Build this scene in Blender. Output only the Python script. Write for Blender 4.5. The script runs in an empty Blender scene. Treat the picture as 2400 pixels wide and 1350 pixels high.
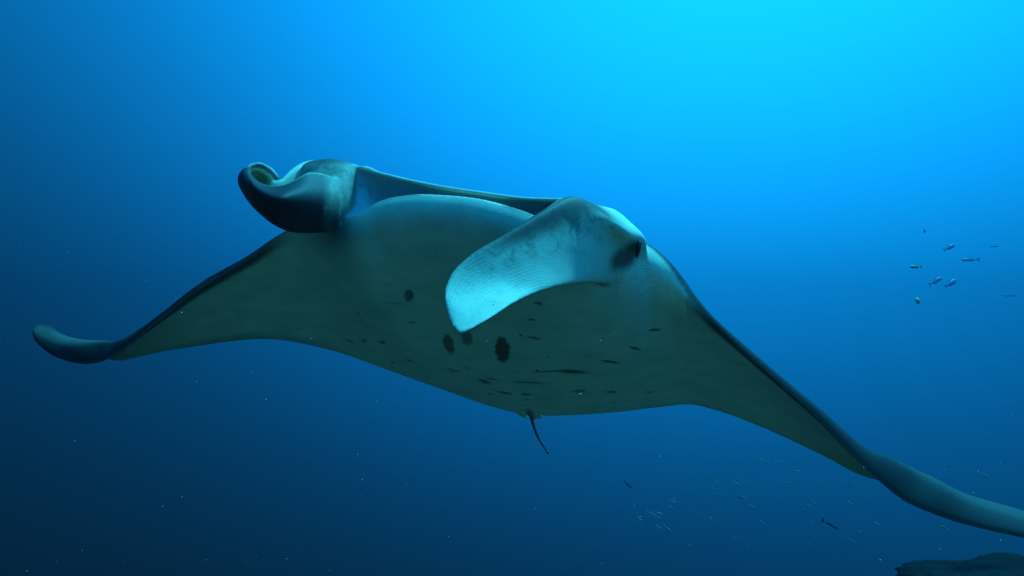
import bpy, bmesh, math, random
import numpy as np
from mathutils import Vector, Matrix, kdtree

random.seed(7)
rng = np.random.default_rng(7)
sc = bpy.context.scene
COL = sc.collection

# ------------------------------------------------------------------ camera
CAM_Z = 5.0                      # metres above the sea floor datum
TILT = math.radians(10)          # the diver looks a little upwards
FP = 1564.0                      # focal length in photo pixels (2400 wide)
cam = bpy.data.cameras.new('camera')
cam.sensor_width = 36.0
cam.lens = 36.0 * FP / 2400.0
cam.clip_start = 0.02
cam.clip_end = 500.0
cam_ob = bpy.data.objects.new('camera', cam)
cam_ob.location = (0, 0, CAM_Z)
cam_ob.rotation_euler = (math.pi / 2 + TILT, 0, 0)
COL.objects.link(cam_ob)
sc.camera = cam_ob

# ------------------------------------------------------------------ world: light reaching this depth through the water
world = bpy.data.worlds.new('World')
sc.world = world
world.use_nodes = True
wt = world.node_tree
wt.nodes.clear()


def wmath(op, a, b=None, clamp=False):
    n = wt.nodes.new('ShaderNodeMath')
    n.operation = op
    n.use_clamp = clamp
    for i, v in enumerate((a, b)):
        if v is None:
            continue
        if isinstance(v, (int, float)):
            n.inputs[i].default_value = v
        else:
            wt.links.new(v, n.inputs[i])
    return n.outputs[0]


K = dict(k0=-1.932, kx=1.232, kz=4.516, kxx=-1.636, kzz=-3.185)
tc = wt.nodes.new('ShaderNodeTexCoord')
sep = wt.nodes.new('ShaderNodeSeparateXYZ')
wt.links.new(tc.outputs['Generated'], sep.inputs[0])
X, Z = sep.outputs[0], sep.outputs[2]
s = wmath('ADD', wmath('MULTIPLY', X, K['kx']), wmath('MULTIPLY', Z, K['kz']))
s = wmath('ADD', s, wmath('MULTIPLY', wmath('MULTIPLY', X, X), K['kxx']))
s = wmath('ADD', s, wmath('MULTIPLY', wmath('MULTIPLY', Z, Z), K['kzz']))
s = wmath('ADD', s, K['k0'])
g = wmath('EXPONENT', s)
g = wmath('ADD', g, 0.004)
b = wmath('DIVIDE', wmath('MULTIPLY', g, 3.25), wmath('ADD', wmath('MULTIPLY', g, 0.35), 1.0))
b = wmath('MAXIMUM', wmath('SUBTRACT', b, 0.024), wmath('MULTIPLY', g, 1.6))
r = wmath('ADD', wmath('MULTIPLY', wmath('MULTIPLY', g, g), 0.008), 0.0020)
comb = wt.nodes.new('ShaderNodeCombineXYZ')
for i, o in enumerate((r, g, b)):
    wt.links.new(o, comb.inputs[i])
bg = wt.nodes.new('ShaderNodeBackground')
wt.links.new(comb.outputs[0], bg.inputs['Color'])
bg.inputs['Strength'].default_value = 1.0
wo = wt.nodes.new('ShaderNodeOutputWorld')
wt.links.new(bg.outputs[0], wo.inputs['Surface'])

# ------------------------------------------------------------------ sun, filtered blue-green by the water above
SUN_TO = Vector((0.45, 0.08, 1.0)).normalized()
sun = bpy.data.lights.new('sun', 'SUN')
sun.energy = 5.0
sun.color = (0.06, 0.74, 1.0)
sun.angle = math.radians(6)
sun_ob = bpy.data.objects.new('sun', sun)
sun_ob.rotation_euler = SUN_TO.to_track_quat('Z', 'Y').to_euler()
sun_ob.location = SUN_TO * 20
COL.objects.link(sun_ob)

sc.view_settings.view_transform = 'Standard'
sc.view_settings.look = 'None'
sc.view_settings.exposure = 0.0
sc.view_settings.gamma = 1.0
sc.view_settings.use_curve_mapping = False
sc.cycles.use_denoising = True
sc.cycles.volume_bounces = 0


# ------------------------------------------------------------------ helpers
def tag(o, label=None, cat=None, group=None, kind=None):
    for k, v in (('label', label), ('category', cat), ('group', group), ('kind', kind)):
        if v:
            o[k] = v
    return o


def empty(name, loc):
    o = bpy.data.objects.new(name, None)
    o.empty_display_size = 0.1
    o.location = loc
    COL.objects.link(o)
    return o


def mesh_obj(name, verts, faces, mat, parent=None, smooth=True):
    me = bpy.data.meshes.new(name)
    me.from_pydata([tuple(v) for v in verts], [], faces)
    me.update()
    if mat:
        me.materials.append(mat)
    if smooth:
        me.polygons.foreach_set('use_smooth', [True] * len(me.polygons))
    o = bpy.data.objects.new(name, me)
    COL.objects.link(o)
    if parent:
        o.parent = parent
    return o


CT, ST = math.cos(TILT), math.sin(TILT)


def cam2world(p):
    p = np.asarray(p, float)
    x, y, z = p[..., 0], p[..., 1], p[..., 2]
    return np.stack([x, z * CT - y * ST, CAM_Z + z * ST + y * CT], -1)


def world2px(w):
    w = np.asarray(w, float)
    x, yy, zz = w[..., 0], w[..., 1], w[..., 2] - CAM_Z
    d = yy * CT + zz * ST
    u = -yy * ST + zz * CT
    return np.stack([1200 + FP * x / d, 675 - FP * u / d], -1)


def bearing(px, py):
    return np.array([(px - 1200) / FP, (675 - py) / FP, 1.0])


def at(px, py, d):
    """a point seen in that direction, d metres ahead"""
    return cam2world(bearing(px, py) * d)


# body frame of the ray: MO mouth centre, F towards the tail, R along the right-hand span, N out of the back
MO = bearing(1050, 470) * 1.75
_F = bearing(1250, 972) * 3.05 - MO
_F /= np.linalg.norm(_F)
_R = np.array([1, -0.15, -0.20])
_R = _R - _F * _R.dot(_F)
_R /= np.linalg.norm(_R)
_N = np.cross(_F, _R)
if _N[1] < 0:
    _N = -_N


def P(px, py, f):
    """point on the ray's body: seen in that direction, f metres behind the mouth (body axis)"""
    q = bearing(px, py)
    d = (f + MO.dot(_F)) / q.dot(_F)
    return q * d


F, R, N = _F, _R, _N        # directions in camera axes; everything is converted to world at the end


def spline(pts, sub):
    """uniform Catmull-Rom through rows of points (any trailing shape)"""
    pts = np.asarray(pts, float)
    n = len(pts)
    ext = np.concatenate([[2 * pts[0] - pts[1]], pts, [2 * pts[-1] - pts[-2]]])
    out = []
    for i in range(n - 1):
        p0, p1, p2, p3 = ext[i], ext[i + 1], ext[i + 2], ext[i + 3]
        for k in range(sub):
            t = k / sub
            out.append(0.5 * ((2 * p1) + (p2 - p0) * t + (2 * p0 - 5 * p1 + 4 * p2 - p3) * t * t
                              + (3 * p1 - p0 - 3 * p2 + p3) * t ** 3))
    out.append(pts[-1])
    return np.array(out)


def unit(v):
    return v / np.maximum(np.linalg.norm(v, axis=-1, keepdims=True), 1e-9)


class Src:
    """collects closed shells with per-vertex data, later fused into one skin"""
    def __init__(self):
        self.v, self.f, self.tag, self.s, self.w = [], [], [], [], []
        self.n = 0

    def add(self, verts, faces, tg, s, w):
        verts = np.asarray(verts, float)
        self.v.append(verts)
        self.f += [tuple(i + self.n for i in f) for f in faces]
        self.tag.append(np.broadcast_to(np.asarray(tg, float), len(verts)))
        self.s.append(np.broadcast_to(np.asarray(s, float), len(verts)))
        self.w.append(np.broadcast_to(np.asarray(w, float), len(verts)))
        self.n += len(verts)

    def rings(self, rings, tg, s, w):
        """rings: (m, k, 3) closed cross-sections, capped at both ends"""
        m, k = rings.shape[:2]
        faces = []
        for i in range(m - 1):
            for j in range(k):
                a, b_ = i * k + j, i * k + (j + 1) % k
                faces.append((a, b_, b_ + k, a + k))
        v = rings.reshape(-1, 3)
        c0, c1 = rings[0].mean(0), rings[-1].mean(0)
        v = np.vstack([v, c0, c1])
        for j in range(k):
            faces.append((m * k, (j + 1) % k, j))
            faces.append((m * k + 1, (m - 1) * k + j, (m - 1) * k + (j + 1) % k))
        ext = lambda a: np.concatenate([np.broadcast_to(a, (m, k)).reshape(-1), [np.broadcast_to(a, (m, k))[0].mean(), np.broadcast_to(a, (m, k))[-1].mean()]])
        self.add(v, faces, ext(np.asarray(tg, float)), ext(np.asarray(s, float)), ext(np.asarray(w, float)))


SRC = Src()
VENTRAL, DORSAL, MOUTH, LOBE_OUT, LOBE_IN, FIN_FRONT, FIN_BACK, HEAD_L, TAIL, LIP = range(10)

# ------------------------------------------------------------------ the ray: disc (wings + trunk) as one loft, left tip to right tip
# leading edge (bearing, f) ; trailing edge (bearing, f) ; arch ; thickness ; belly ; mouth ; upper lip bearing
ST_ = [
    ((77, 782, .97), (83, 768, .99), .000, .012, .000, 0, None),
    ((86, 804, .95), (92, 757, .99), .000, .014, .000, 0, None),
    ((120, 832, .91), (116, 762, .99), .004, .016, .000, 0, None),
    ((160, 848, .87), (148, 784, .98), .018, .018, .000, 0, None),
    ((203, 854, .81), (195, 804, .97), .036, .020, .000, 0, None),
    ((240, 848, .75), (234, 832, .96), .056, .022, .000, 0, None),
    ((275, 830, .70), (275, 845, .95), .044, .026, .000, 0, None),
    ((313, 801, .64), (325, 835, .95), .030, .032, .000, 0, None),
    ((361, 760, .56), (385, 822, .96), .022, .040, .000, 0, None),
    ((401, 727, .50), (454, 811, 1.0), .020, .048, .000, 0, None),
    ((454, 685, .43), (530, 800, 1.06), .020, .058, .005, 0, None),
    ((517, 644, .36), (610, 793, 1.14), .020, .075, .010, 0, None),
    ((580, 605, .30), (690, 800, 1.22), .020, .100, .015, 0, None),
    ((663, 545, .24), (800, 826, 1.31), .018, .140, .030, 0, None),
    ((735, 512, .16), (930, 872, 1.39), .010, .200, .070, 0, None),
    ((830, 503, .05), (1050, 914, 1.45), .000, .240, .110, .25, (836, 400, .05)),
    ((890, 467, .01), (1120, 939, 1.50), .000, .260, .125, 1, (895, 410, .025)),
    ((960, 451, -.01), (1170, 954, 1.52), .000, .270, .130, 1, (960, 426, .01)),
    ((1040, 452, -.02), (1215, 965, 1.54), .000, .270, .130, 1, (1040, 442, .003)),
    ((1120, 460, -.02), (1250, 970, 1.55), .000, .270, .130, 1, (1120, 454, .003)),
    ((1190, 477, -.01), (1290, 971, 1.54), .000, .270, .130, 1, (1190, 464, .003)),
    ((1255, 500, .00), (1330, 970, 1.52), .000, .265, .125, 1, (1255, 473, .003)),
    ((1325, 540, .05), (1390, 967, 1.50), .000, .250, .110, .3, (1325, 490, .02)),
    ((1430, 560, .12), (1470, 960, 1.45), .005, .220, .110, 0, None),
    ((1503, 564, .20), (1545, 951, 1.40), .010, .180, .105, 0, None),
    ((1563, 611, .28), (1613, 945, 1.36), .015, .150, .085, 0, None),
    ((1606, 672, .35), (1660, 954, 1.33), .018, .110, .050, 0, None),
    ((1661, 739, .43), (1720, 973, 1.31), .020, .085, .020, 0, None),
    ((1732, 810, .53), (1790, 1001, 1.29), .020, .066, .005, 0, None),
    ((1800, 874, .63), (1850, 1028, 1.28), .020, .055, .000, 0, None),
    ((1904, 968, .78), (1935, 1069, 1.28), .022, .045, .000, 0, None),
    ((1992, 1060, .92), (2005, 1107, 1.29), .034, .038, .000, 0, None),
    ((2050, 1117, 1.0), (2058, 1125, 1.31), .062, .032, .000, 0, None),
    ((2110, 1168, 1.07), (2112, 1128, 1.34), .064, .028, .000, 0, None),
    ((2174, 1199, 1.12), (2174, 1130, 1.38), .044, .024, .000, 0, None),
    ((2256, 1227, 1.20), (2260, 1162, 1.42), .026, .022, .000, 0, None),
    ((2400, 1260, 1.30), (2400, 1200, 1.48), .012, .018, .000, 0, None),
    ((2500, 1272, 1.37), (2500, 1246, 1.52), .004, .015, .000, 0, None),
    ((2545, 1274, 1.42), (2540, 1266, 1.53), .000, .012, .000, 0, None),
]
SUB = 14
LE = spline([P(*a[0]) for a in ST_], SUB)
TE = spline([P(*a[1]) for a in ST_], SUB)
par = spline([[a[2], a[3], a[4], a[5]] for a in ST_], SUB)
arch, thick, belly = par[:, 0], np.maximum(par[:, 1], .01), np.maximum(par[:, 2], 0)
mo_ = np.clip(par[:, 3], 0, 1)
span = np.gradient(LE * .5 + TE * .5, axis=0)
NL = unit(np.cross(unit(TE - LE), unit(span)))
if NL[len(NL) // 2].dot(N) < 0:
    NL = -NL
# keep the trunk's normal on the body axis, smooth it along the span
for _ in range(12):
    NL[1:-1] = unit(NL[:-2] + 2 * NL[1:-1] + NL[2:])
UL = []
for a in ST_:
    le = P(*a[0])
    UL.append(P(*a[6]) if a[6] else le)
isM = np.array([1.0 if a[6] else 0.0 for a in ST_])
UL = spline(UL, SUB)
isM = np.clip(spline(isM[:, None], SUB)[:, 0], 0, 1)
UL = np.where((isM > .02)[:, None], UL, LE)
EDGE = .012
stn = np.linspace(0, len(ST_) - 1, len(LE))
dwt = np.interp(stn, [10.5, 13, 27, 30], [0, 1, 1, 0])


def foil(c):
    return 2 * 5 * (0.2969 * np.sqrt(c) - 0.1260 * c - 0.3516 * c ** 2 + 0.2843 * c ** 3 - 0.1015 * c ** 4)


nV, nD, nM = 84, 60, 22
cV = (np.linspace(0, 1, nV)) ** 1.7
cD = (np.linspace(0, 1, nD)) ** 1.5
rings, tags, wpar = [], [], []
chord = TE - LE
for i in range(len(LE)):
    n_ = NL[i]
    V = LE[i] + chord[i] * cV[:, None] + n_ * (arch[i] * 4 * cV * (1 - cV) - belly[i] * foil(cV ** 1.0) - EDGE * .5)[:, None]
    V -= F * (.042 * min(1, belly[i] / .125) * (np.exp(-((np.sqrt(cV) - .25) / .17) ** 2) - .115 * (1 - cV)))[:, None]
    U = UL[i]
    D = U + (TE[i] - U) * cD[:, None] + n_ * (arch[i] * 4 * cD * (1 - cD) + thick[i] * .62 * foil(cD) + EDGE * .5)[:, None]
    lowr = thick[i] * .62 * 4 * cD * (1 - cD) * .9
    D += n_ * (dwt[i] * (lowr - thick[i] * .62 * foil(cD)))[:, None]
    D += (-F * .008 * isM[i] * np.exp(-cD / .02)[:, None])
    m = mo_[i]
    t = np.linspace(0, 1, nM + 2)[1:-1]
    depth = np.sin(np.pi * t) ** .6 * .13 * m
    swell = np.sin(np.pi * t) * .02 * m
    a0, a1 = D[0], V[0]
    Mth = a0 + (a1 - a0) * (t ** 1.0)[:, None] + F * depth[:, None] + n_ * ((0.5 - t) * swell * 2)[:, None]
    ring = np.vstack([D[::-1], Mth, V])
    rings.append(ring)
    tags.append([DORSAL] * nD + [MOUTH] * nM + [VENTRAL] * nV)
    wpar.append(np.concatenate([cD[::-1], t * 0, cV]))
rings = np.array(rings)
sp = np.linspace(0, 1, len(LE))[:, None] * np.ones((1, rings.shape[1]))
SRC.rings(rings, np.array(tags), sp, np.array(wpar))

# upper lip roll
lip = spline([P(825, 388, .06), P(848, 395, .04), P(895, 409, .02), P(960, 425, .005), P(1040, 441, -.002), P(1120, 453, -.002),
              P(1190, 463, -.002), P(1255, 468, -.002), P(1325, 469, .0), P(1365, 470, .02)], 10)


def tube(path, rad, tg, seg=12):
    path = np.asarray(path)
    rad = np.broadcast_to(rad, len(path))
    t_ = unit(np.gradient(path, axis=0))
    ref = np.array([.3, .2, .9])
    a_ = unit(np.cross(t_, ref))
    b_ = unit(np.cross(t_, a_))
    ang = np.linspace(0, 2 * np.pi, seg, endpoint=False)
    rr = path[:, None] + rad[:, None, None] * (np.cos(ang)[None, :, None] * a_[:, None] + np.sin(ang)[None, :, None] * b_[:, None])
    SRC.rings(rr, tg, np.linspace(0, 1, len(path))[:, None], np.zeros((1, seg)))


tube(lip, .0075, LIP, 16)
# lower lip roll
tube(LE[15 * SUB:22 * SUB + 1] + F * .004 - N * .008, .0055, VENTRAL)


def blob(c, axes, tg, nu=28, nv=18):
    """ellipsoid with given half-axis vectors"""
    c = np.asarray(c)
    th = np.linspace(0.02, np.pi - .02, nv)
    ph = np.linspace(0, 2 * np.pi, nu, endpoint=False)
    A, B_, C = [np.asarray(a) for a in axes]
    rr = c + (np.cos(th)[:, None, None] * A + np.sin(th)[:, None, None] * (np.cos(ph)[None, :, None] * B_ + np.sin(ph)[None, :, None] * C))
    SRC.rings(rr, tg, 0, 0)


# left corner of the head, joins lip, lobe and jaw
hs = spline([[*P(690, 410, .10), *P(712, 505, .06), .06], [*P(722, 388, .09), *P(735, 530, .06), .14], [*P(760, 385, .08), *P(765, 530, .06), .18], [*P(795, 387, .08), *P(800, 528, .08), .20],
             [*P(825, 391, .08), *P(826, 512, .09), .18], [*P(850, 400, .08), *P(838, 498, .10), .14]], 8)
sec = []
for row in hs:
    a_, b_, th_ = row[:3], row[3:6], row[6]
    t_ = np.linspace(0, 2 * np.pi, 56, endpoint=False)
    sx_, sy_ = np.sign(np.cos(t_)) * np.abs(np.cos(t_)) ** .75, np.sign(np.sin(t_)) * np.abs(np.sin(t_)) ** .75
    sec.append((a_ + b_) / 2 + F * .02 + sy_[:, None] * (a_ - b_) / 2 - sx_[:, None] * F * th_ / 2)
SRC.rings(np.array(sec), HEAD_L, 0, 0)
ridge = spline([P(752, 415, -.01), P(756, 445, -.03), P(758, 478, -.02), P(757, 500, .0)], 10)
tube(ridge, np.linspace(.007, .003, len(ridge)), LIP)

# ------------------------------------------------------------------ unrolled cephalic fin (hangs across the chest)
# top edge, bottom edge, half thickness, hollow
RF = [
    ((1072, 783, -.19), (1084, 782, -.20), .006, .000),
    ((1050, 752, -.17), (1108, 769, -.20), .008, -.008),
    ((1039, 700, -.17), (1150, 745, -.18), .009, -.018),
    ((1045, 660, -.165), (1195, 717, -.12), .010, -.016),
    ((1067, 625, -.16), (1245, 693, -.06), .012, -.008),
    ((1110, 588, -.15), (1300, 676, .00), .015, .002),
    ((1165, 557, -.13), (1350, 666, .07), .020, .008),
    ((1225, 521, -.105), (1395, 664, .15), .026, .012),
    ((1282, 487, -.075), (1435, 670, .22), .032, .014),
    ((1336, 459, -.03), (1465, 682, .28), .050, .014),
    ((1395, 479, .03), (1490, 694, .35), .066, .012),
    ((1440, 492, .09), (1512, 690, .39), .070, .010),
    ((1476, 527, .16), (1530, 680, .40), .056, .004),
    ((1500, 566, .22), (1548, 664, .40), .026, .000),
]
rt = spline([P(*a[0]) for a in RF], 12)
rb = spline([P(*a[1]) for a in RF], 12)
rp = spline([[a[2], a[3]] for a in RF], 12)
mid = (rt + rb) / 2
sd = unit(np.gradient(mid, axis=0))
wd = unit(rb - rt)
nn = unit(np.cross(sd, wd))
if nn[20].dot(-F) < 0:
    nn = -nn                       # towards the camera side (forward)
kk = 40
w_ = (1 - np.cos(np.linspace(0, np.pi, kk))) / 2
fr, tg_, ww = [], [], []
for i in range(len(rt)):
    base = rt[i] + (rb[i] - rt[i]) * w_[:, None]
    prof = np.sqrt(np.clip(1 - (2 * w_ - 1) ** 2, 0, 1))
    th_ = rp[i, 0] * np.maximum(prof, .0) ** .8
    hol = rp[i, 1] * 4 * w_ * (1 - w_)
    shd = np.interp(i / 12, [8, 9.8, 11, 12.2], [0, 1, .8, 0])
    front = base + nn[i] * (hol + th_ * .7 + .040 * shd * np.exp(-((w_ - .24) / .15) ** 2) * prof)[:, None]
    back = base + nn[i] * (hol - th_ * 1.3)[:, None]
    fr.append(np.vstack([front, back[::-1][1:-1]]))
    tg_.append([FIN_FRONT] * kk + [FIN_BACK] * (kk - 2))
    ww.append(np.concatenate([w_, w_[::-1][1:-1]]))
fr = np.array(fr)
SRC.rings(fr, np.array(tg_), np.linspace(0, 1, len(rt))[:, None] * np.ones((1, fr.shape[1])), np.array(ww))

# ------------------------------------------------------------------ rolled cephalic fin: a scoop whose end curls over
# columns base -> tip ; rows near rim, front bulge, keel, back wall, back rim   (outer face)
LF = [
    [(790, 415, -.00), (800, 470, .02), (790, 545, .10), (785, 470, .20), (780, 380, .16)],
    [(752, 403, -.04), (756, 470, -.04), (748, 546, .06), (752, 470, .17), (752, 376, .13)],
    [(724, 401, -.07), (722, 470, -.08), (708, 547, .03), (720, 470, .14), (722, 377, .11)],
    [(700, 412, -.09), (694, 472, -.11), (676, 543, .01), (692, 475, .11), (700, 384, .09)],
    [(672, 427, -.11), (663, 472, -.14), (642, 528, -.01), (664, 480, .07), (674, 404, .07)],
    [(645, 434, -.12), (634, 466, -.15), (610, 503, -.03), (634, 470, .05), (650, 424, .05)],
    [(616, 429, -.13), (604, 450, -.155), (583, 475, -.05), (606, 455, .03), (630, 422, .04)],
    [(599, 415, -.13), (584, 428, -.155), (564, 445, -.06), (586, 440, .01), (622, 418, .04)],
    [(590, 401, -.13), (575, 404, -.15), (556, 418, -.07), (577, 418, .01), (618, 414, .04)],
    [(596, 392, -.12), (586, 390, -.14), (570, 396, -.07), (590, 402, .01), (618, 412, .04)],
    [(613, 391, -.11), (607, 387, -.12), (598, 388, -.06), (608, 398, .01), (620, 412, .04)],
    [(632, 402, -.10), (632, 398, -.11), (628, 400, -.06), (630, 406, .01), (624, 414, .04)],
    [(648, 421, -.09), (651, 419, -.095), (650, 420, -.06), (646, 420, .01), (630, 418, .04)],
]
g0 = np.array([[P(*p) for p in c] for c in LF])
g1 = spline(g0, 8)
g2 = np.swapaxes(spline(np.swapaxes(g1, 0, 1), 8), 0, 1)         # (S, Wn, 3)
du = np.gradient(g2, axis=0)
dv = np.gradient(g2, axis=1)
gn = unit(np.cross(du, dv))
# inner side: towards the hollow of the scoop
if gn[4 * 8, 8 * 2].dot(N) < 0:
    gn = -gn
gi = g2 + gn * .0115
Sg, Wg = g2.shape[:2]
lr = np.concatenate([g2, gi[:, ::-1]], axis=1)
tgL = np.array([[LOBE_OUT] * Wg + [LOBE_IN] * Wg] * Sg)
wL = np.concatenate([np.linspace(0, 1, Wg), np.linspace(1, 0, Wg)])[None, :] * np.ones((Sg, 1))
SRC.rings(lr, tgL, np.linspace(0, 1, Sg)[:, None] * np.ones((1, 2 * Wg)), wL)

# ------------------------------------------------------------------ pelvic fins, back fin and tail
for a, b_, c_ in (((1205, 950, 1.44), (1215, 966, 1.56), (1238, 976, 1.60)), ((1240, 944, 1.44), (1242, 974, 1.60), (1271, 977, 1.60))):
    A_, B2, C2 = P(*a), P(*b_), P(*c_)
    D2 = A_ + (C2 - B2)
    rows = []
    for u in np.linspace(0, 1, 8):
        l_, r_ = A_ + (B2 - A_) * u, D2 + (C2 - D2) * u
        q_ = l_ + (r_ - l_) * np.linspace(0, 1, 8)[:, None] - N * .010
        rows.append(np.vstack([q_ + N * .006, q_[::-1] - N * .006]))
    SRC.rings(np.array(rows), VENTRAL, .5, .5)
tailp = spline([P(1240, 950, 1.40), P(1244, 972, 1.54), P(1252, 1002, 1.70), P(1265, 1032, 1.86), P(1284, 1061, 2.02)], 12)
tube(tailp, np.linspace(.012, .0065, len(tailp)), TAIL)
blob(tailp[-1], (F * .012, R * .011, N * .009), TAIL)
bf = []
for u in np.linspace(0, 1, 10):
    c0 = P(1246, 955, 1.40) + N * (.035 + .07 * u) + F * (.03 + .08 * u)
    ang = np.linspace(0, 2 * np.pi, 14, endpoint=False)
    bf.append(c0 + np.cos(ang)[:, None] * F * (.06 - .035 * u) + np.sin(ang)[:, None] * R * .008)
SRC.rings(np.array(bf), TAIL, 0, 0)

# ------------------------------------------------------------------ fuse everything into one skin
sv = np.vstack(SRC.v)
stag, ss, sw = np.concatenate(SRC.tag), np.concatenate(SRC.s), np.concatenate(SRC.w)
swd = cam2world(sv)
ANCH = cam2world(P(1160, 720, .75) + N * .10)          # the ray's own origin, inside its trunk
local = swd - ANCH
src_me = bpy.data.meshes.new('ray_source')
src_me.from_pydata([tuple(v) for v in local], [], SRC.f)
bm = bmesh.new()
bm.from_mesh(src_me)
bmesh.ops.recalc_face_normals(bm, faces=bm.faces)
bm.to_mesh(src_me)
bm.free()
src_ob = bpy.data.objects.new('ray_source', src_me)
COL.objects.link(src_ob)
rm = src_ob.modifiers.new('fuse', 'REMESH')
rm.mode = 'VOXEL'
rm.voxel_size = 0.0039
sm = src_ob.modifiers.new('smooth', 'SMOOTH')
sm.factor = 0.5
sm.iterations = 26
dg = bpy.context.evaluated_depsgraph_get()
body_me = bpy.data.meshes.new_from_object(src_ob.evaluated_get(dg))
bpy.data.objects.remove(src_ob)
body_me.name = 'body'
nvt = len(body_me.vertices)
co = np.empty(nvt * 3)
body_me.vertices.foreach_get('co', co)
co = co.reshape(-1, 3)
nor = np.empty(nvt * 3)
body_me.vertices.foreach_get('normal', nor)
nor = nor.reshape(-1, 3)
kd = kdtree.KDTree(len(local))
for i, v in enumerate(local):
    kd.insert(v, i)
kd.balance()
idx = np.fromiter((kd.find(v)[1] for v in co), int, nvt)
tg, ps, pw = stag[idx].astype(int), ss[idx], sw[idx]
px = world2px(co + ANCH)


def sstep(a, b_, x):
    t = np.clip((x - a) / (b_ - a), 0, 1)
    return t * t * (3 - 2 * t)


# ---- skin pattern: white belly, dark back, dark margins, belly spots; some light painted in
white = np.array([.68, .66, .50])
dark = np.array([.095, .075, .080])
back = np.array([.027, .022, .022])
dk = np.zeros(nvt)
colv = ps * (len(LE) - 1)
ci = np.clip(colv.round().astype(int), 0, len(LE) - 1)
clen = np.linalg.norm(chord, axis=1)[ci]
from_le = pw * clen
wing = np.maximum(1 - sstep(12.2 * SUB, 13.6 * SUB, colv), sstep(26.0 * SUB, 27.2 * SUB, colv))
ven = tg == VENTRAL
band = (1 - sstep(.030, .075, from_le)) * wing
te_band = (1 - sstep(.0, .16, clen - from_le)) * (1 - sstep(10 * SUB, 15 * SUB, colv)) * .55
te_all = (1 - sstep(.0, .035, clen - from_le)) * .5
tip = np.maximum(1 - sstep(4.0 * SUB, 11.5 * SUB, colv), sstep(27.5 * SUB, 34 * SUB, colv)) * .85
dk[ven] = np.maximum.reduce([band, te_band, te_all, tip])[ven]
dor = tg == DORSAL
headcol = sstep(14.5 * SUB, 15.5 * SUB, colv) * (1 - sstep(23 * SUB, 24 * SUB, colv))
dk[dor] = (1 - .93 * (1 - sstep(.012, .035, pw)) * headcol)[dor]
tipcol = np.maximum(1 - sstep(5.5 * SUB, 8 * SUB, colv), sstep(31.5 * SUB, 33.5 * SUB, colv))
dk[dor] = np.minimum(dk, 1 - np.where(colv < 19 * SUB, .12, .06) * tipcol * sstep(.25, .5, pw) * (1 - sstep(.75, .95, pw)))[dor]  # strip of overhead light on the upper wing tips, painted paler
dk[tg == MOUTH] = .92
dk[tg == LIP] = .05
lob = tg == LOBE_OUT
hl = tg == HEAD_L
low = ven & (colv < 18 * SUB)
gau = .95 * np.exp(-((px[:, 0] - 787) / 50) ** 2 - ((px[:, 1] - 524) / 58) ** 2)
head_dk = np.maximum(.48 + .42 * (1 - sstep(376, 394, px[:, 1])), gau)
lob_dk = (1 - .09 * sstep(690, 750, px[:, 0]) * (1 - sstep(430, 490, px[:, 1]))) * sstep(.008, .025, pw)
mix_ = sstep(752, 782, px[:, 0])
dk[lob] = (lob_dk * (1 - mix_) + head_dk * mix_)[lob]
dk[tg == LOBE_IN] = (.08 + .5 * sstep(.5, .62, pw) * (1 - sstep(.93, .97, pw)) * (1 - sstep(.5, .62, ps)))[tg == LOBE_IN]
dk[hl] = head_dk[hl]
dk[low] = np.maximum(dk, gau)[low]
dk[tg == FIN_BACK] = 1.0
dk[(tg == FIN_BACK) & (ps > .62)] = .25
ff = tg == FIN_FRONT
edge = 1 - sstep(.0, .06, pw)
crown = (1 - sstep(.08, .30, pw)) * sstep(.28, .50, ps) * (1 - sstep(.74, .80, ps))
dk[ff] = np.maximum(edge * .9 * (1 - sstep(.72, .80, ps)), crown * .9)[ff]
dk[tg == TAIL] = .88

MARKS = [  # bearing, half-sizes, rotation (deg), strength
    (1177, 821, 17, 29, -6, .97), (1051, 807, 12, 23, -20, .85), (1094, 793, 13, 17, -15, .7), (958, 694, 11, 13, 0, .8),
    (1460, 608, 32, 24, -35, .9), (1478, 590, 18, 26, 25, .9), (1315, 655, 0, 0, 0, 0),
    (1260, 711, 9, 2.6, 0, .95), (1264, 714, 3, 3.5, 0, .9), (1245, 750, 8, 2, 4, .95), (1220, 786, 4, 2, 0, .9), (1252, 793, 17, 3, 9, .75),
    (1283, 837, 4, 2, 0, .6), (1535, 774, 13, 3.2, -2, .95), (1488, 817, 14, 3.2, 14, .95), (1430, 849, 21, 3.2, 8, .95),
    (1340, 872, 33, 4.5, 3, .97), (1290, 871, 35, 1.6, -3, .9), (1258, 870, 4, 3, 0, .95), (1357, 917, 16, 3, -4, .7), (1432, 919, 11, 3, 0, .7),
    (1522, 920, 9, 2.5, 8, .5), (1240, 897, 34, 2.6, 3, .65), (1136, 895, 15, 4, 18, .8), (1152, 889, 12, 1.8, 12, .8), (1182, 921, 18, 2.4, 10, .85),
    (1232, 925, 13, 2.6, 2, .85), (1150, 923, 8, 2, 8, .5), (1234, 937, 6, 2, 0, .5), (1070, 870, 14, 2, 10, .6), (1058, 868, 12, 3.5, 20, .5),
    (1096, 864, 9, 2, 25, .5), (820, 799, 10, 2.4, 20, .6), (853, 799, 7, 3, 20, .7), (896, 803, 7, 3, 20, .9), (960, 846, 8, 2, 18, .8),
    (920, 850, 6, 2.4, 15, .6), (965, 756, 10, 2, 6, .65), (925, 712, 18, 3, 4, .3), (840, 736, 5, 1.6, 40, .5), (1390, 835, 30, 8, -4, .22),
    (905, 665, 10, 5, 15, .2), (1440, 945, 8, 2, 0, .4),
]
jx = 1.8 * np.sin(co[:, 0] * 83 + 2 * np.sin(co[:, 1] * 61 + 1)) + 1.3 * np.sin(co[:, 1] * 97 + co[:, 0] * 41 + 2) + .6 * np.sin(co[:, 0] * 211 + co[:, 1] * 157)
spot = np.zeros(nvt)
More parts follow.
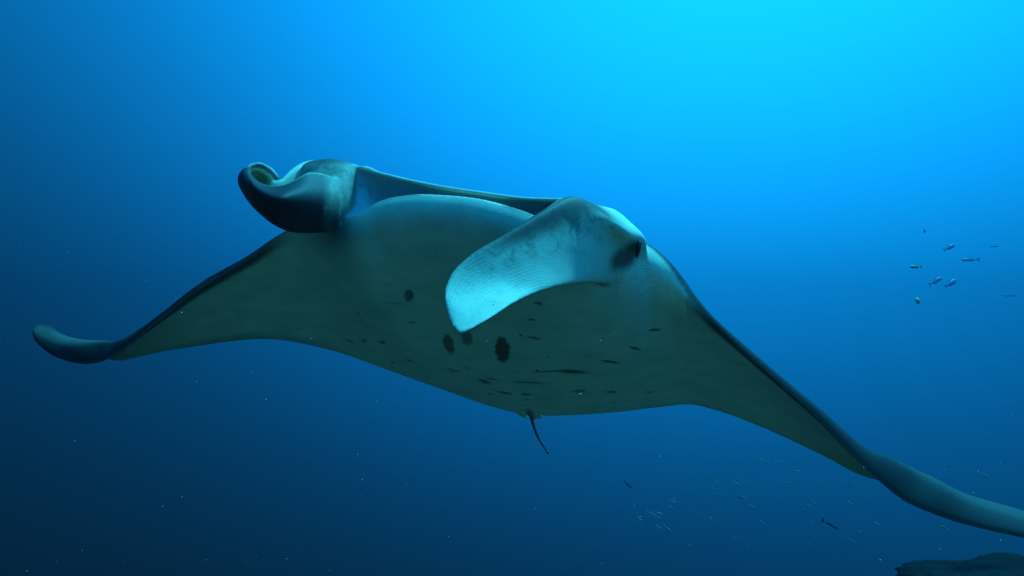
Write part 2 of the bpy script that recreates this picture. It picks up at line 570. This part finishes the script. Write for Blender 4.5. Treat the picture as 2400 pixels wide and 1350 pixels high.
for (mx, my, ax, ay, rot, st) in MARKS:
    if st == 0:
        continue
    c_, s_ = math.cos(math.radians(rot)), math.sin(math.radians(rot))
    dx, dy = px[:, 0] - mx, px[:, 1] - my
    u, v = (dx * c_ + dy * s_) / ax, (-dx * s_ + dy * c_) / ay
    q = np.sqrt(u * u + v * v)
    q = q + jx * .035 * (ax > 9) * (ay > 8)
    soft = .20 if ay > 10 and ay < 30 and st > .6 and mx < 1300 else .55
    spot = np.maximum(spot, st * (1 - sstep(1 - soft, 1 + soft, q)))
bellyside = ven | ff | (tg == HEAD_L)
belly_dir = nor @ cam2world(N) if False else None
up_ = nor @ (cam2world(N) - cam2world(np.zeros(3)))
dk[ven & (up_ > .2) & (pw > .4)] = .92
brown = np.array([.210, .092, .066])
is_back = np.isin(tg, (DORSAL, TAIL))[:, None]
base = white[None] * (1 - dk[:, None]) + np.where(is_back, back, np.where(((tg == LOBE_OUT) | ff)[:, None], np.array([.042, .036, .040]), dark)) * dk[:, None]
for (mx, my, ax, ay) in ((1574, 683, 1.3, 20), (1580, 690, 1.3, 26), (1520, 668, 14, 1.6), (1568, 715, 1.2, 18), (1350, 560, 1.6, 12)):
    q = ((px[:, 0] - mx) / ax) ** 2 + ((px[:, 1] - my) / ay) ** 2
    base += (np.exp(-q) * bellyside)[:, None] * .22
for a_, b_ in (((843, 430), (847, 437)), ((847, 437), (856, 434)), ((856, 434), (865, 438)), ((865, 438), (869, 458))):
    a_, b_ = np.array(a_), np.array(b_)
    tt = np.clip(((px - a_) @ (b_ - a_)) / ((b_ - a_) @ (b_ - a_)), 0, 1)
    dd = np.linalg.norm(px - (a_ + tt[:, None] * (b_ - a_)), axis=1)
    hook = np.maximum(locals().get('hook', 0), np.exp(-(dd / 2.2) ** 2) * ((tg == MOUTH) | hl))
inm = (tg == MOUTH) & (isM[ci] > .05)
base[inm] = np.array([.50, .54, .56])
base *= (1 - .8 * hook)[:, None]
ed = np.empty(len(body_me.edges) * 2, np.int32)
body_me.edges.foreach_get('vertices', ed)
ed = ed.reshape(-1, 2)
deg = np.bincount(ed.ravel(), minlength=nvt).astype(float)
for _ in range(6):
    acc = np.stack([np.bincount(ed[:, 0], base[ed[:, 1], k], nvt) + np.bincount(ed[:, 1], base[ed[:, 0], k], nvt) for k in range(3)], -1)
    base = .35 * base + .65 * acc / np.maximum(deg, 1)[:, None]
patch = (ff * sstep(.66, .72, ps) * (1 - sstep(.22, .40, pw)) + (ven & (colv > 23 * SUB) & (colv < 26.2 * SUB)) * (1 - sstep(.06, .16, pw)))[:, None]
base = base * (1 + .35 * patch * (base > .25))          # shoulder and wing root painted whiter where the sun strikes, over white skin
sp_ = (spot * bellyside)[:, None]
base = base * (1 - sp_) + np.minimum(base, brown) * sp_
# slit relief: thin dark marks are slightly sunken
thin = spot * ven
co2 = co - nor * (thin * .0025)[:, None]
body_me.vertices.foreach_set('co', co2.reshape(-1))
ca = body_me.color_attributes.new('skin', 'FLOAT_COLOR', 'POINT')
rgba = np.ones((nvt, 4))
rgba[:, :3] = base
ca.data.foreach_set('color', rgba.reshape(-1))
mk = np.zeros((nvt, 4))
mk[:, 3] = 1
mk[:, 0] = np.where(ff, pw, 0)                                                        # across the fin
mk[:, 1] = np.where(ff, (1 - sstep(.30, .50, ps)) * sstep(.0, .03, pw), 0)            # fine ridges
hm = (lob | hl) * sstep(690, 720, px[:, 0]) * (1 - sstep(455, 500, px[:, 1]))
mk[:, 2] = np.where(lob | hl, hm * .8, 0) + np.where(ff, sstep(.28, .40, ps) * (1 - sstep(.68, .80, ps)) * (1 - sstep(.30, .60, pw)), 0)   # mottling
cb = body_me.color_attributes.new('fin', 'FLOAT_COLOR', 'POINT')
cb.data.foreach_set('color', mk.reshape(-1))
al = body_me.attributes.new('along', 'FLOAT', 'POINT')
al.data.foreach_set('value', np.where(ff, ps, 0))
body_me.polygons.foreach_set('use_smooth', [True] * len(body_me.polygons))


# ------------------------------------------------------------------ materials
def new_mat(name):
    m = bpy.data.materials.new(name)
    m.use_nodes = True
    nt = m.node_tree
    nt.nodes.clear()
    out = nt.nodes.new('ShaderNodeOutputMaterial')
    bs = nt.nodes.new('ShaderNodeBsdfPrincipled')
    nt.links.new(bs.outputs[0], out.inputs['Surface'])
    return m, nt, bs


def nd(nt, typ, **kw):
    n = nt.nodes.new(typ)
    for k, v in kw.items():
        if k.startswith('i_'):
            n.inputs[k[2:].replace('_', ' ')].default_value = v
        else:
            setattr(n, k, v)
    return n


def nmath(nt, op, a, b_=None, clamp=False):
    n = nt.nodes.new('ShaderNodeMath')
    n.operation = op
    n.use_clamp = clamp
    for i, v in enumerate((a, b_)):
        if v is None:
            continue
        if isinstance(v, (int, float)):
            n.inputs[i].default_value = v
        else:
            nt.links.new(v, n.inputs[i])
    return n.outputs[0]


def mixc(nt, fac, a, b_, typ='MIX'):
    n = nt.nodes.new('ShaderNodeMix')
    n.data_type = 'RGBA'
    n.blend_type = typ
    for sock, v in ((n.inputs['Factor'], fac), (n.inputs['A'], a), (n.inputs['B'], b_)):
        if isinstance(v, (int, float)):
            sock.default_value = v
        elif isinstance(v, tuple):
            sock.default_value = v
        else:
            nt.links.new(v, sock)
    return [o for o in n.outputs if o.type == 'RGBA'][0]


def skin_material():
    m, nt, bs = new_mat('ray_skin')
    L = nt.links.new
    a1 = nd(nt, 'ShaderNodeAttribute', attribute_name='skin')
    a2 = nd(nt, 'ShaderNodeAttribute', attribute_name='fin')
    a3 = nd(nt, 'ShaderNodeAttribute', attribute_name='along')
    sp_ = nd(nt, 'ShaderNodeSeparateColor')
    L(a2.outputs['Color'], sp_.inputs[0])
    tcn = nd(nt, 'ShaderNodeTexCoord')
    obj = tcn.outputs['Object']
    # faint blotching of the whole skin
    n1 = nd(nt, 'ShaderNodeTexNoise', i_Scale=9.0, i_Detail=6.0, i_Roughness=.62)
    L(obj, n1.inputs['Vector'])
    n2 = nd(nt, 'ShaderNodeTexNoise', i_Scale=85.0, i_Detail=4.0, i_Roughness=.6)
    L(obj, n2.inputs['Vector'])
    f1 = nmath(nt, 'ADD', nmath(nt, 'MULTIPLY', n1.outputs['Fac'], .60), .70)
    f2 = nmath(nt, 'ADD', nmath(nt, 'MULTIPLY', n2.outputs['Fac'], .22), .89)
    tone = nmath(nt, 'MULTIPLY', f1, f2)
    c = mixc(nt, 1.0, a1.outputs['Color'], tone, 'MULTIPLY')
    nf = nd(nt, 'ShaderNodeTexNoise', i_Scale=42.0, i_Detail=5.0, i_Roughness=.7)
    L(obj, nf.inputs['Vector'])
    fleck = nmath(nt, 'MULTIPLY', nmath(nt, 'SUBTRACT', nf.outputs['Fac'], .655), 9.0, True)
    c = mixc(nt, nmath(nt, 'MULTIPLY', fleck, .30), c, (.10, .09, .08, 1))
    # dark mottling on the unrolled fin
    n3 = nd(nt, 'ShaderNodeTexNoise', i_Scale=24.0, i_Detail=7.0, i_Roughness=.68, i_Distortion=.6)
    L(obj, n3.inputs['Vector'])
    mot = nmath(nt, 'MULTIPLY', nmath(nt, 'MULTIPLY', nmath(nt, 'SUBTRACT', n3.outputs['Fac'], .47), 7.0, True), sp_.outputs[2])
    c = mixc(nt, nmath(nt, 'MULTIPLY', mot, .55), c, (.05, .055, .05, 1))
    # ridges along the fin: lines that follow the length and turn out to the edge near the end
    nz = nd(nt, 'ShaderNodeTexNoise', i_Scale=11.0, i_Detail=3.0)
    L(obj, nz.inputs['Vector'])
    ph = nmath(nt, 'ADD', nmath(nt, 'MULTIPLY', sp_.outputs[0], 110.0), nmath(nt, 'MULTIPLY', a3.outputs['Fac'], -60.0))
    ph = nmath(nt, 'ADD', ph, nmath(nt, 'MULTIPLY', nz.outputs['Fac'], 17.0))
    rid = nmath(nt, 'ADD', nmath(nt, 'MULTIPLY', nmath(nt, 'SINE', ph), .5), .5)
    n5 = nd(nt, 'ShaderNodeTexNoise', i_Scale=30.0, i_Detail=2.0)
    L(obj, n5.inputs['Vector'])
    rid = nmath(nt, 'MULTIPLY', rid, nmath(nt, 'MULTIPLY', nmath(nt, 'SUBTRACT', n5.outputs['Fac'], .3), 2.2, True))
    rid = nmath(nt, 'MULTIPLY', rid, sp_.outputs[1])
    c = mixc(nt, nmath(nt, 'MULTIPLY', rid, .30), c, (.16, .17, .14, 1))
    L(c, bs.inputs['Base Color'])
    # relief
    n4 = nd(nt, 'ShaderNodeTexNoise', i_Scale=240.0, i_Detail=3.0)
    L(obj, n4.inputs['Vector'])
    hgt = nmath(nt, 'SUBTRACT', nmath(nt, 'ADD', nmath(nt, 'MULTIPLY', n4.outputs['Fac'], .4), nmath(nt, 'MULTIPLY', n2.outputs['Fac'], .6)), nmath(nt, 'MULTIPLY', rid, .6))
    bp = nd(nt, 'ShaderNodeBump', i_Strength=.22, i_Distance=.004)
    L(hgt, bp.inputs['Height'])
    L(bp.outputs[0], bs.inputs['Normal'])
    bs.inputs['Roughness'].default_value = .55
    bs.inputs['Specular IOR Level'].default_value = .25
    return m


SKIN = skin_material()
body_me.materials.clear()
body_me.materials.append(SKIN)
ray = empty('manta_ray', ANCH)
tag(ray, 'huge manta ray gliding overhead with white spotted belly, one fin rolled and one hanging', 'manta ray')
body = bpy.data.objects.new('body', body_me)
COL.objects.link(body)
body.parent = ray

mE, ntE, bE = new_mat('eye_black')
bE.inputs['Base Color'].default_value = (.012, .012, .014, 1)
bE.inputs['Roughness'].default_value = .25


def ellipsoid(name, c, axes, mat, parent, nu=20, nv=12):
    A, B_, C = [np.asarray(a) for a in axes]
    vs = [c + A]
    for i in range(1, nv):
        t = math.pi * i / nv
        for j in range(nu):
            p = 2 * math.pi * j / nu
            vs.append(c + math.cos(t) * A + math.sin(t) * (math.cos(p) * B_ + math.sin(p) * C))
    vs.append(c - A)
    fs = [(0, 1 + j, 1 + (j + 1) % nu) for j in range(nu)]
    for i in range(nv - 2):
        for j in range(nu):
            a = 1 + i * nu + j
            b2 = 1 + i * nu + (j + 1) % nu
            fs.append((a, a + nu, b2 + nu, b2))
    o_ = 1 + (nv - 2) * nu
    fs += [(o_ + (j + 1) % nu, o_ + j, len(vs) - 1) for j in range(nu)]
    return mesh_obj(name, vs, fs, mat, parent)


def w(p):
    return cam2world(p) - ANCH


def dirw(v):
    return cam2world(np.asarray(v)) - cam2world(np.zeros(3))


e1 = P(1496, 584, .13)
ellipsoid('eye', w(e1), (dirw(unit(np.array([.25, 1, .1])) * .022), dirw(R * .0065), dirw(F * .013)), mE, ray)
e2 = P(742, 470, .16)
ellipsoid('eye', w(e2), (dirw(N * .022), dirw(R * .012), dirw(F * .024)), mE, ray)

# ------------------------------------------------------------------ sea floor and reef
mS, nS, bS = new_mat('reef_ground')
tcs = nd(nS, 'ShaderNodeTexCoord')
na = nd(nS, 'ShaderNodeTexNoise', i_Scale=.9, i_Detail=8.0, i_Roughness=.65)
nS.links.new(tcs.outputs['Object'], na.inputs['Vector'])
rampS = nd(nS, 'ShaderNodeValToRGB')
rampS.color_ramp.elements[0].position = .35
rampS.color_ramp.elements[0].color = (.008, .007, .006, 1)
rampS.color_ramp.elements[1].position = .72
rampS.color_ramp.elements[1].color = (.028, .025, .019, 1)
nS.links.new(na.outputs['Fac'], rampS.inputs[0])
bounceA = nd(nS, 'ShaderNodeAttribute', attribute_name='bounce')
bounceC = mixc(nS, na.outputs['Fac'], (.125, .060, .042, 1), (.19, .098, .070, 1))  # warm ground colour, tints the light bounced up to the belly
nS.links.new(mixc(nS, bounceA.outputs['Fac'], rampS.outputs[0], bounceC), bS.inputs['Base Color'])
bS.inputs['Roughness'].default_value = .95
bS.inputs['Specular IOR Level'].default_value = .1


def hnoise(x, y, sd=0):
    r_ = np.random.default_rng(sd)
    h = 0
    for o in range(7):
        k = .12 * 1.9 ** o
        a_ = r_.uniform(0, 6.28, 4)
        d_ = r_.uniform(0, 6.28, 2)
        h = h + (1 / 1.7 ** o) * np.sin(k * (x * math.cos(d_[0]) + y * math.sin(d_[0])) + a_[0]) * np.sin(k * (x * math.cos(d_[1]) + y * math.sin(d_[1])) + a_[1])
    return h


gx, gy = np.meshgrid(np.linspace(-40, 40, 240), np.linspace(-13, 47, 240))
bounce_shelf = 1 - sstep(2.0, 15.0, gy - .25 * gx)  # raised ground out of view, added to bounce light onto the belly
gz = -10.0 - .28 * np.clip(gy - 12 - .2 * np.abs(gx), 0, 90) + 10.6 * bounce_shelf + (.8 - .55 * bounce_shelf) * hnoise(gx, gy, 3)
gz += 12.2 * np.exp(-(((gx - 22) / 13) ** 2 + ((gy - 31) / 9) ** 2)) * (1 + .10 * hnoise(gx * 2.5, gy * 2.5, 5))   # the reef rises on the right
idx2 = np.arange(240 * 240).reshape(240, 240)
fcs = [(int(a), int(b_), int(c_), int(d_)) for a, b_, c_, d_ in zip(idx2[:-1, :-1].ravel(), idx2[:-1, 1:].ravel(), idx2[1:, 1:].ravel(), idx2[1:, :-1].ravel())]
sb = tag(mesh_obj('seabed', np.stack([gx, gy, gz], -1).reshape(-1, 3), fcs, mS), kind='structure')
sat = sb.data.attributes.new('bounce', 'FLOAT', 'POINT')
sat.data.foreach_set('value', np.clip(bounce_shelf * 1.15 + .06 * hnoise(gx * 3, gy * 3, 8) * (bounce_shelf > .02), 0, 1).ravel())


def rock(c, rad, seed, label):
    bm_ = bmesh.new()
    bmesh.ops.create_icosphere(bm_, subdivisions=5, radius=1)
    r_ = random.Random(seed)
    for v in bm_.verts:
        n0 = v.co.copy()
        h = 0
        from mathutils import noise
        q = n0 * 1.3 + Vector((seed * 7.1, 0, 0))
        h = noise.fractal(q, 1.0, 2.1, 5) * .33 + noise.fractal(q * 5.0, .8, 2.0, 4) * .07
        v.co = Vector((n0.x * rad[0], n0.y * rad[1], n0.z * rad[2])) * (1 + h)
    me = bpy.data.meshes.new('reef_rock')
    bm_.to_mesh(me)
    bm_.free()
    me.materials.append(mS)
    me.polygons.foreach_set('use_smooth', [True] * len(me.polygons))
    o = bpy.data.objects.new('reef_rock', me)
    o.location = c
    COL.objects.link(o)
    tag(o, label, 'rock', 'dark rocks on the reef')


ROCKS = [((17.6, 25.5, -1.6), (3.0, 2.4, 1.1), 1, 'broad dark reef rock in the bottom right corner under the wing tip'),
         ((13.2, 25.5, -2.35), (1.7, 1.4, .75), 2, 'low faint dark rock just left of the broad reef rock')]
for rc in ROCKS:
    rock(*rc)

bmC = bmesh.new()
rc_ = random.Random(5)
from mathutils import noise as mnoise
for k in range(240):
    cx_, cy_ = rc_.gauss(19, 6.0), rc_.gauss(29.5, 4.0)
    ix, iy = int(np.clip((cx_ + 40) / 80 * 239, 0, 239)), int(np.clip((cy_ + 13) / 60 * 239, 0, 239))
    r0 = rc_.uniform(.15, .55)
    res = bmesh.ops.create_icosphere(bmC, subdivisions=2, radius=1)
    for v in res['verts']:
        q = v.co.copy()
        v.co = Vector((q.x * r0 * 1.3, q.y * r0 * 1.2, q.z * r0 * .75)) * (1 + .45 * mnoise.fractal(q * 1.7 + Vector((k * 3.3, 0, 0)), 1, 2, 3)) + Vector((cx_, cy_, float(gz[iy, ix])))
meC = bpy.data.meshes.new('coral_cover')
bmC.to_mesh(meC)
bmC.free()
meC.materials.append(mS)
oC = bpy.data.objects.new('coral_cover', meC)
COL.objects.link(oC)
tag(oC, 'dim knobbly coral growth covering the reef slope', 'coral', kind='stuff')

# ------------------------------------------------------------------ fish
def fish_mat(name, top, low):
    m, nt, bs = new_mat(name)
    tcn = nd(nt, 'ShaderNodeTexCoord')
    sx = nd(nt, 'ShaderNodeSeparateXYZ')
    nt.links.new(tcn.outputs['Generated'], sx.inputs[0])
    rp_ = nd(nt, 'ShaderNodeValToRGB')
    rp_.color_ramp.elements[0].position = .35
    rp_.color_ramp.elements[0].color = (*low, 1)
    rp_.color_ramp.elements[1].position = .62
    rp_.color_ramp.elements[1].color = (*top, 1)
    nt.links.new(sx.outputs[2], rp_.inputs[0])
    nt.links.new(rp_.outputs[0], bs.inputs['Base Color'])
    bs.inputs['Roughness'].default_value = .4
    return m


M_BLUE = fish_mat('blue_fish_skin', (.10, .26, .46), (.26, .46, .62))
M_YEL = fish_mat('yellow_fish_skin', (.42, .48, .30), (.10, .26, .42))
M_SILV = fish_mat('silver_fish_skin', (.12, .14, .13), (.40, .43, .40))
M_DARK = fish_mat('dark_fish_skin', (.02, .02, .02), (.05, .05, .05))


def fish_body(L_, H_, W_, nr=12, seg=12):
    xs = np.linspace(0, 1, nr)
    prof = np.sin(np.pi * np.clip(xs, .0, 1) ** .75) ** .8 * (1 - .25 * xs) + .06
    prof[0] = .05
    vs, fs = [], []
    for x, p_ in zip(xs, prof):
        for j in range(seg):
            a_ = 2 * math.pi * j / seg
            vs.append(((.5 - x) * L_, math.cos(a_) * W_ * .5 * p_, math.sin(a_) * H_ * .5 * p_))
    for i in range(nr - 1):
        for j in range(seg):
            a_, b2 = i * seg + j, i * seg + (j + 1) % seg
            fs.append((a_, b2, b2 + seg, a_ + seg))
    fs.append(tuple(range(seg))[::-1])
    fs.append(tuple((nr - 1) * seg + j for j in range(seg)))
    return vs, fs


def plate(pts, th):
    """a thin fin: outline in x,z with thickness"""
    n = len(pts)
    vs = [(x, th, z) for x, z in pts] + [(x, -th, z) for x, z in pts]
    fs = [tuple(range(n)), tuple(range(2 * n - 1, n - 1, -1))]
    fs += [(i, i + n, (i + 1) % n + n, (i + 1) % n) for i in range(n)]
    return vs, fs


def make_fish(L_, H_, W_, mat, loc, yaw, roll, label, group):
    root = empty('fish', loc)
    root.rotation_euler = (0, roll, yaw)
    tag(root, label, 'fish', group)
    v_, f_ = fish_body(L_, H_, W_)
    mesh_obj('body', v_, f_, mat, root)
    v_, f_ = plate([(-.46 * L_, .03 * L_), (-.68 * L_, .17 * L_), (-.60 * L_, 0), (-.68 * L_, -.17 * L_), (-.46 * L_, -.03 * L_)], .004 * L_)
    mesh_obj('tail_fin', v_, f_, mat, root, smooth=False)
    v_, f_ = plate([(.15 * L_, H_ * .40), (-.05 * L_, H_ * .66), (-.32 * L_, H_ * .36), (-.25 * L_, H_ * .2), (.1 * L_, H_ * .3)], .004 * L_)
    mesh_obj('dorsal_fin', v_, f_, mat, root, smooth=False)
    v_, f_ = plate([(-.02 * L_, -H_ * .38), (-.14 * L_, -H_ * .60), (-.32 * L_, -H_ * .34), (-.25 * L_, -H_ * .2), (-.0 * L_, -H_ * .3)], .004 * L_)
    mesh_obj('anal_fin', v_, f_, mat, root, smooth=False)
    return root


GR = 'small reef fish off to the right of the ray'
PI = math.pi
# bearing, distance, length, height, yaw (0 faces right), nose pitch, material, label
BIG = [
    (2227, 579, 10.0, .21, .062, 0.25, -.42, M_BLUE, 'slim dark blue fish tilted tail down, highest clear fish of the loose group'),
    (2272, 609, 10.0, .24, .045, 3.14, .03, M_BLUE, 'long thin dark fish with pale tail, level, alone right of the group'),
    (2144, 625, 9.5, .175, .05, 3.30, .05, M_YEL, 'small fish with yellowish back, farthest left of the loose group'),
    (2195, 658, 9.8, .24, .064, 0.2, -.50, M_BLUE, 'dark slanting fish, left one of the close pair in the middle'),
    (2230, 663, 9.8, .24, .08, 0.3, -.45, M_BLUE, 'deeper bodied dark slanting fish, right one of the close pair in the middle'),
    (2150, 704, 11.0, .18, .11, .7, .10, M_YEL, 'faint round olive fish below the others'),
    (2167, 541, 11.5, .12, .055, .8, .2, M_BLUE, 'very faint stubby fish above all the others'),
    (2332, 577, 11.5, .14, .026, 0.1, -.10, M_BLUE, 'tiny faint sliver of a fish near the picture edge, above the level one'),
    (2364, 693, 11.5, .17, .026, 3.1, .0, M_BLUE, 'faint thin level fish near the picture edge, low down'),
]
for (fx, fy, d, L_, H_, yaw, pit, mat, lab) in BIG:
    make_fish(L_, H_, H_ * .45, mat, at(fx, fy, d), yaw, pit, lab, GR)

for (fx, fy, d, L_, yaw, pit, lab) in [
    (1473, 1137, 9.0, .12, 0.2, .72, 'tiny dark needle thin fish left of the pale school'),
    (1948, 1231, 8.0, .22, 0.2, .46, 'dark needle thin fish in the water under the wing'),
]:
    make_fish(L_, .022, .018, M_DARK, at(fx, fy, d), yaw, pit, lab, 'thin dark fish under the wing')

TINY = [(1791, 1080), (1825, 1083), (1870, 1104), (1664, 1117), (1684, 1130), (1727, 1134), (1743, 1130), (1843, 1132), (1922, 1135), (1673, 1147),
        (1579, 1169), (1577, 1175), (1573, 1188), (1657, 1183), (1737, 1166), (1762, 1187), (1910, 1179), (1898, 1186), (1884, 1194), (1516, 1198),
        (1530, 1205), (1546, 1203), (1502, 1212), (1497, 1216), (1501, 1226), (1543, 1212), (1545, 1236), (1644, 1211), (1667, 1217), (1787, 1224),
        (1904, 1229), (1566, 1240), (1753, 1277), (1901, 1276), (1615, 1278), (1724, 1261), (1994, 1180), (1991, 1136), (2058, 1229), (2209, 1235), (1996, 1269), (2307, 1114), (2018, 1246)]
v_, f_ = fish_body(.078, .017, .012, 9, 8)
v2, f2 = plate([(-.036, .002), (-.052, .009), (-.047, 0), (-.052, -.009), (-.036, -.002)], .0006)
f_ = f_ + [tuple(i + len(v_) for i in q) for q in f2]
tiny0 = mesh_obj('fish', v_ + v2, f_, M_SILV)
for k, (fx, fy) in enumerate(TINY):
    o = tiny0 if k == 0 else tiny0.copy()
    if k:
        COL.objects.link(o)
    o.location = at(fx, fy, random.uniform(6.0, 10.5))
    o.rotation_euler = (random.uniform(-.3, .3), .48 + random.gauss(0, .16), random.gauss(0.15, .35))
    sc_ = random.uniform(.75, 1.25) * (1.5 if fx > 2150 else 1)
    o.scale = (sc_, sc_, sc_)
    tag(o, 'tiny pale silver fish in the scattered school under the right wing', 'fish', 'tiny silver fish under the wing')

# ------------------------------------------------------------------ drifting specks in the water
bmP = bmesh.new()
rp2 = random.Random(11)
for k in range(170):
    fx, fy, d = rp2.uniform(-50, 2450), rp2.uniform(520, 1400), rp2.uniform(.5, 3.2)
    c_ = at(fx, fy, d)
    r_ = rp2.uniform(.0004, .0008) * (.6 + .5 * d)
    mtx = Matrix.Translation(Vector(c_)) @ Matrix.Diagonal((r_ * rp2.uniform(.6, 1.6), r_, r_ * rp2.uniform(.6, 1.6), 1))
    bmesh.ops.create_icosphere(bmP, subdivisions=1, radius=1, matrix=mtx)
meP = bpy.data.meshes.new('plankton')
bmP.to_mesh(meP)
bmP.free()
mP, nP, bP = new_mat('plankton_pale')
bP.inputs['Base Color'].default_value = (.7, .7, .6, 1)
bP.inputs['Roughness'].default_value = .6
meP.materials.append(mP)
oP = bpy.data.objects.new('plankton', meP)
COL.objects.link(oP)
tag(oP, 'pale specks of plankton drifting in the water', 'plankton', kind='stuff')

# ------------------------------------------------------------------ the water between: one closed body of blue haze
hx = [(-42, 42), (-15, 49), (-24.0, 14.0)]
hv = [(x, y, z) for x in hx[0] for y in hx[1] for z in hx[2]]
hf = [(0, 1, 3, 2), (4, 6, 7, 5), (0, 4, 5, 1), (2, 3, 7, 6), (0, 2, 6, 4), (1, 5, 7, 3)]
mh = bpy.data.materials.new('water_haze')
mh.use_nodes = True
mh.node_tree.nodes.clear()
ho = mh.node_tree.nodes.new('ShaderNodeOutputMaterial')
hvn = mh.node_tree.nodes.new('ShaderNodeVolumePrincipled')
hvn.inputs['Density'].default_value = .012
hvn.inputs['Color'].default_value = (.014, .11, .175, 1)
hvn.inputs['Anisotropy'].default_value = 0.6
mh.node_tree.links.new(hvn.outputs[0], ho.inputs['Volume'])
haze = mesh_obj('haze', hv, hf, mh, smooth=False)
tag(haze, kind='stuff')
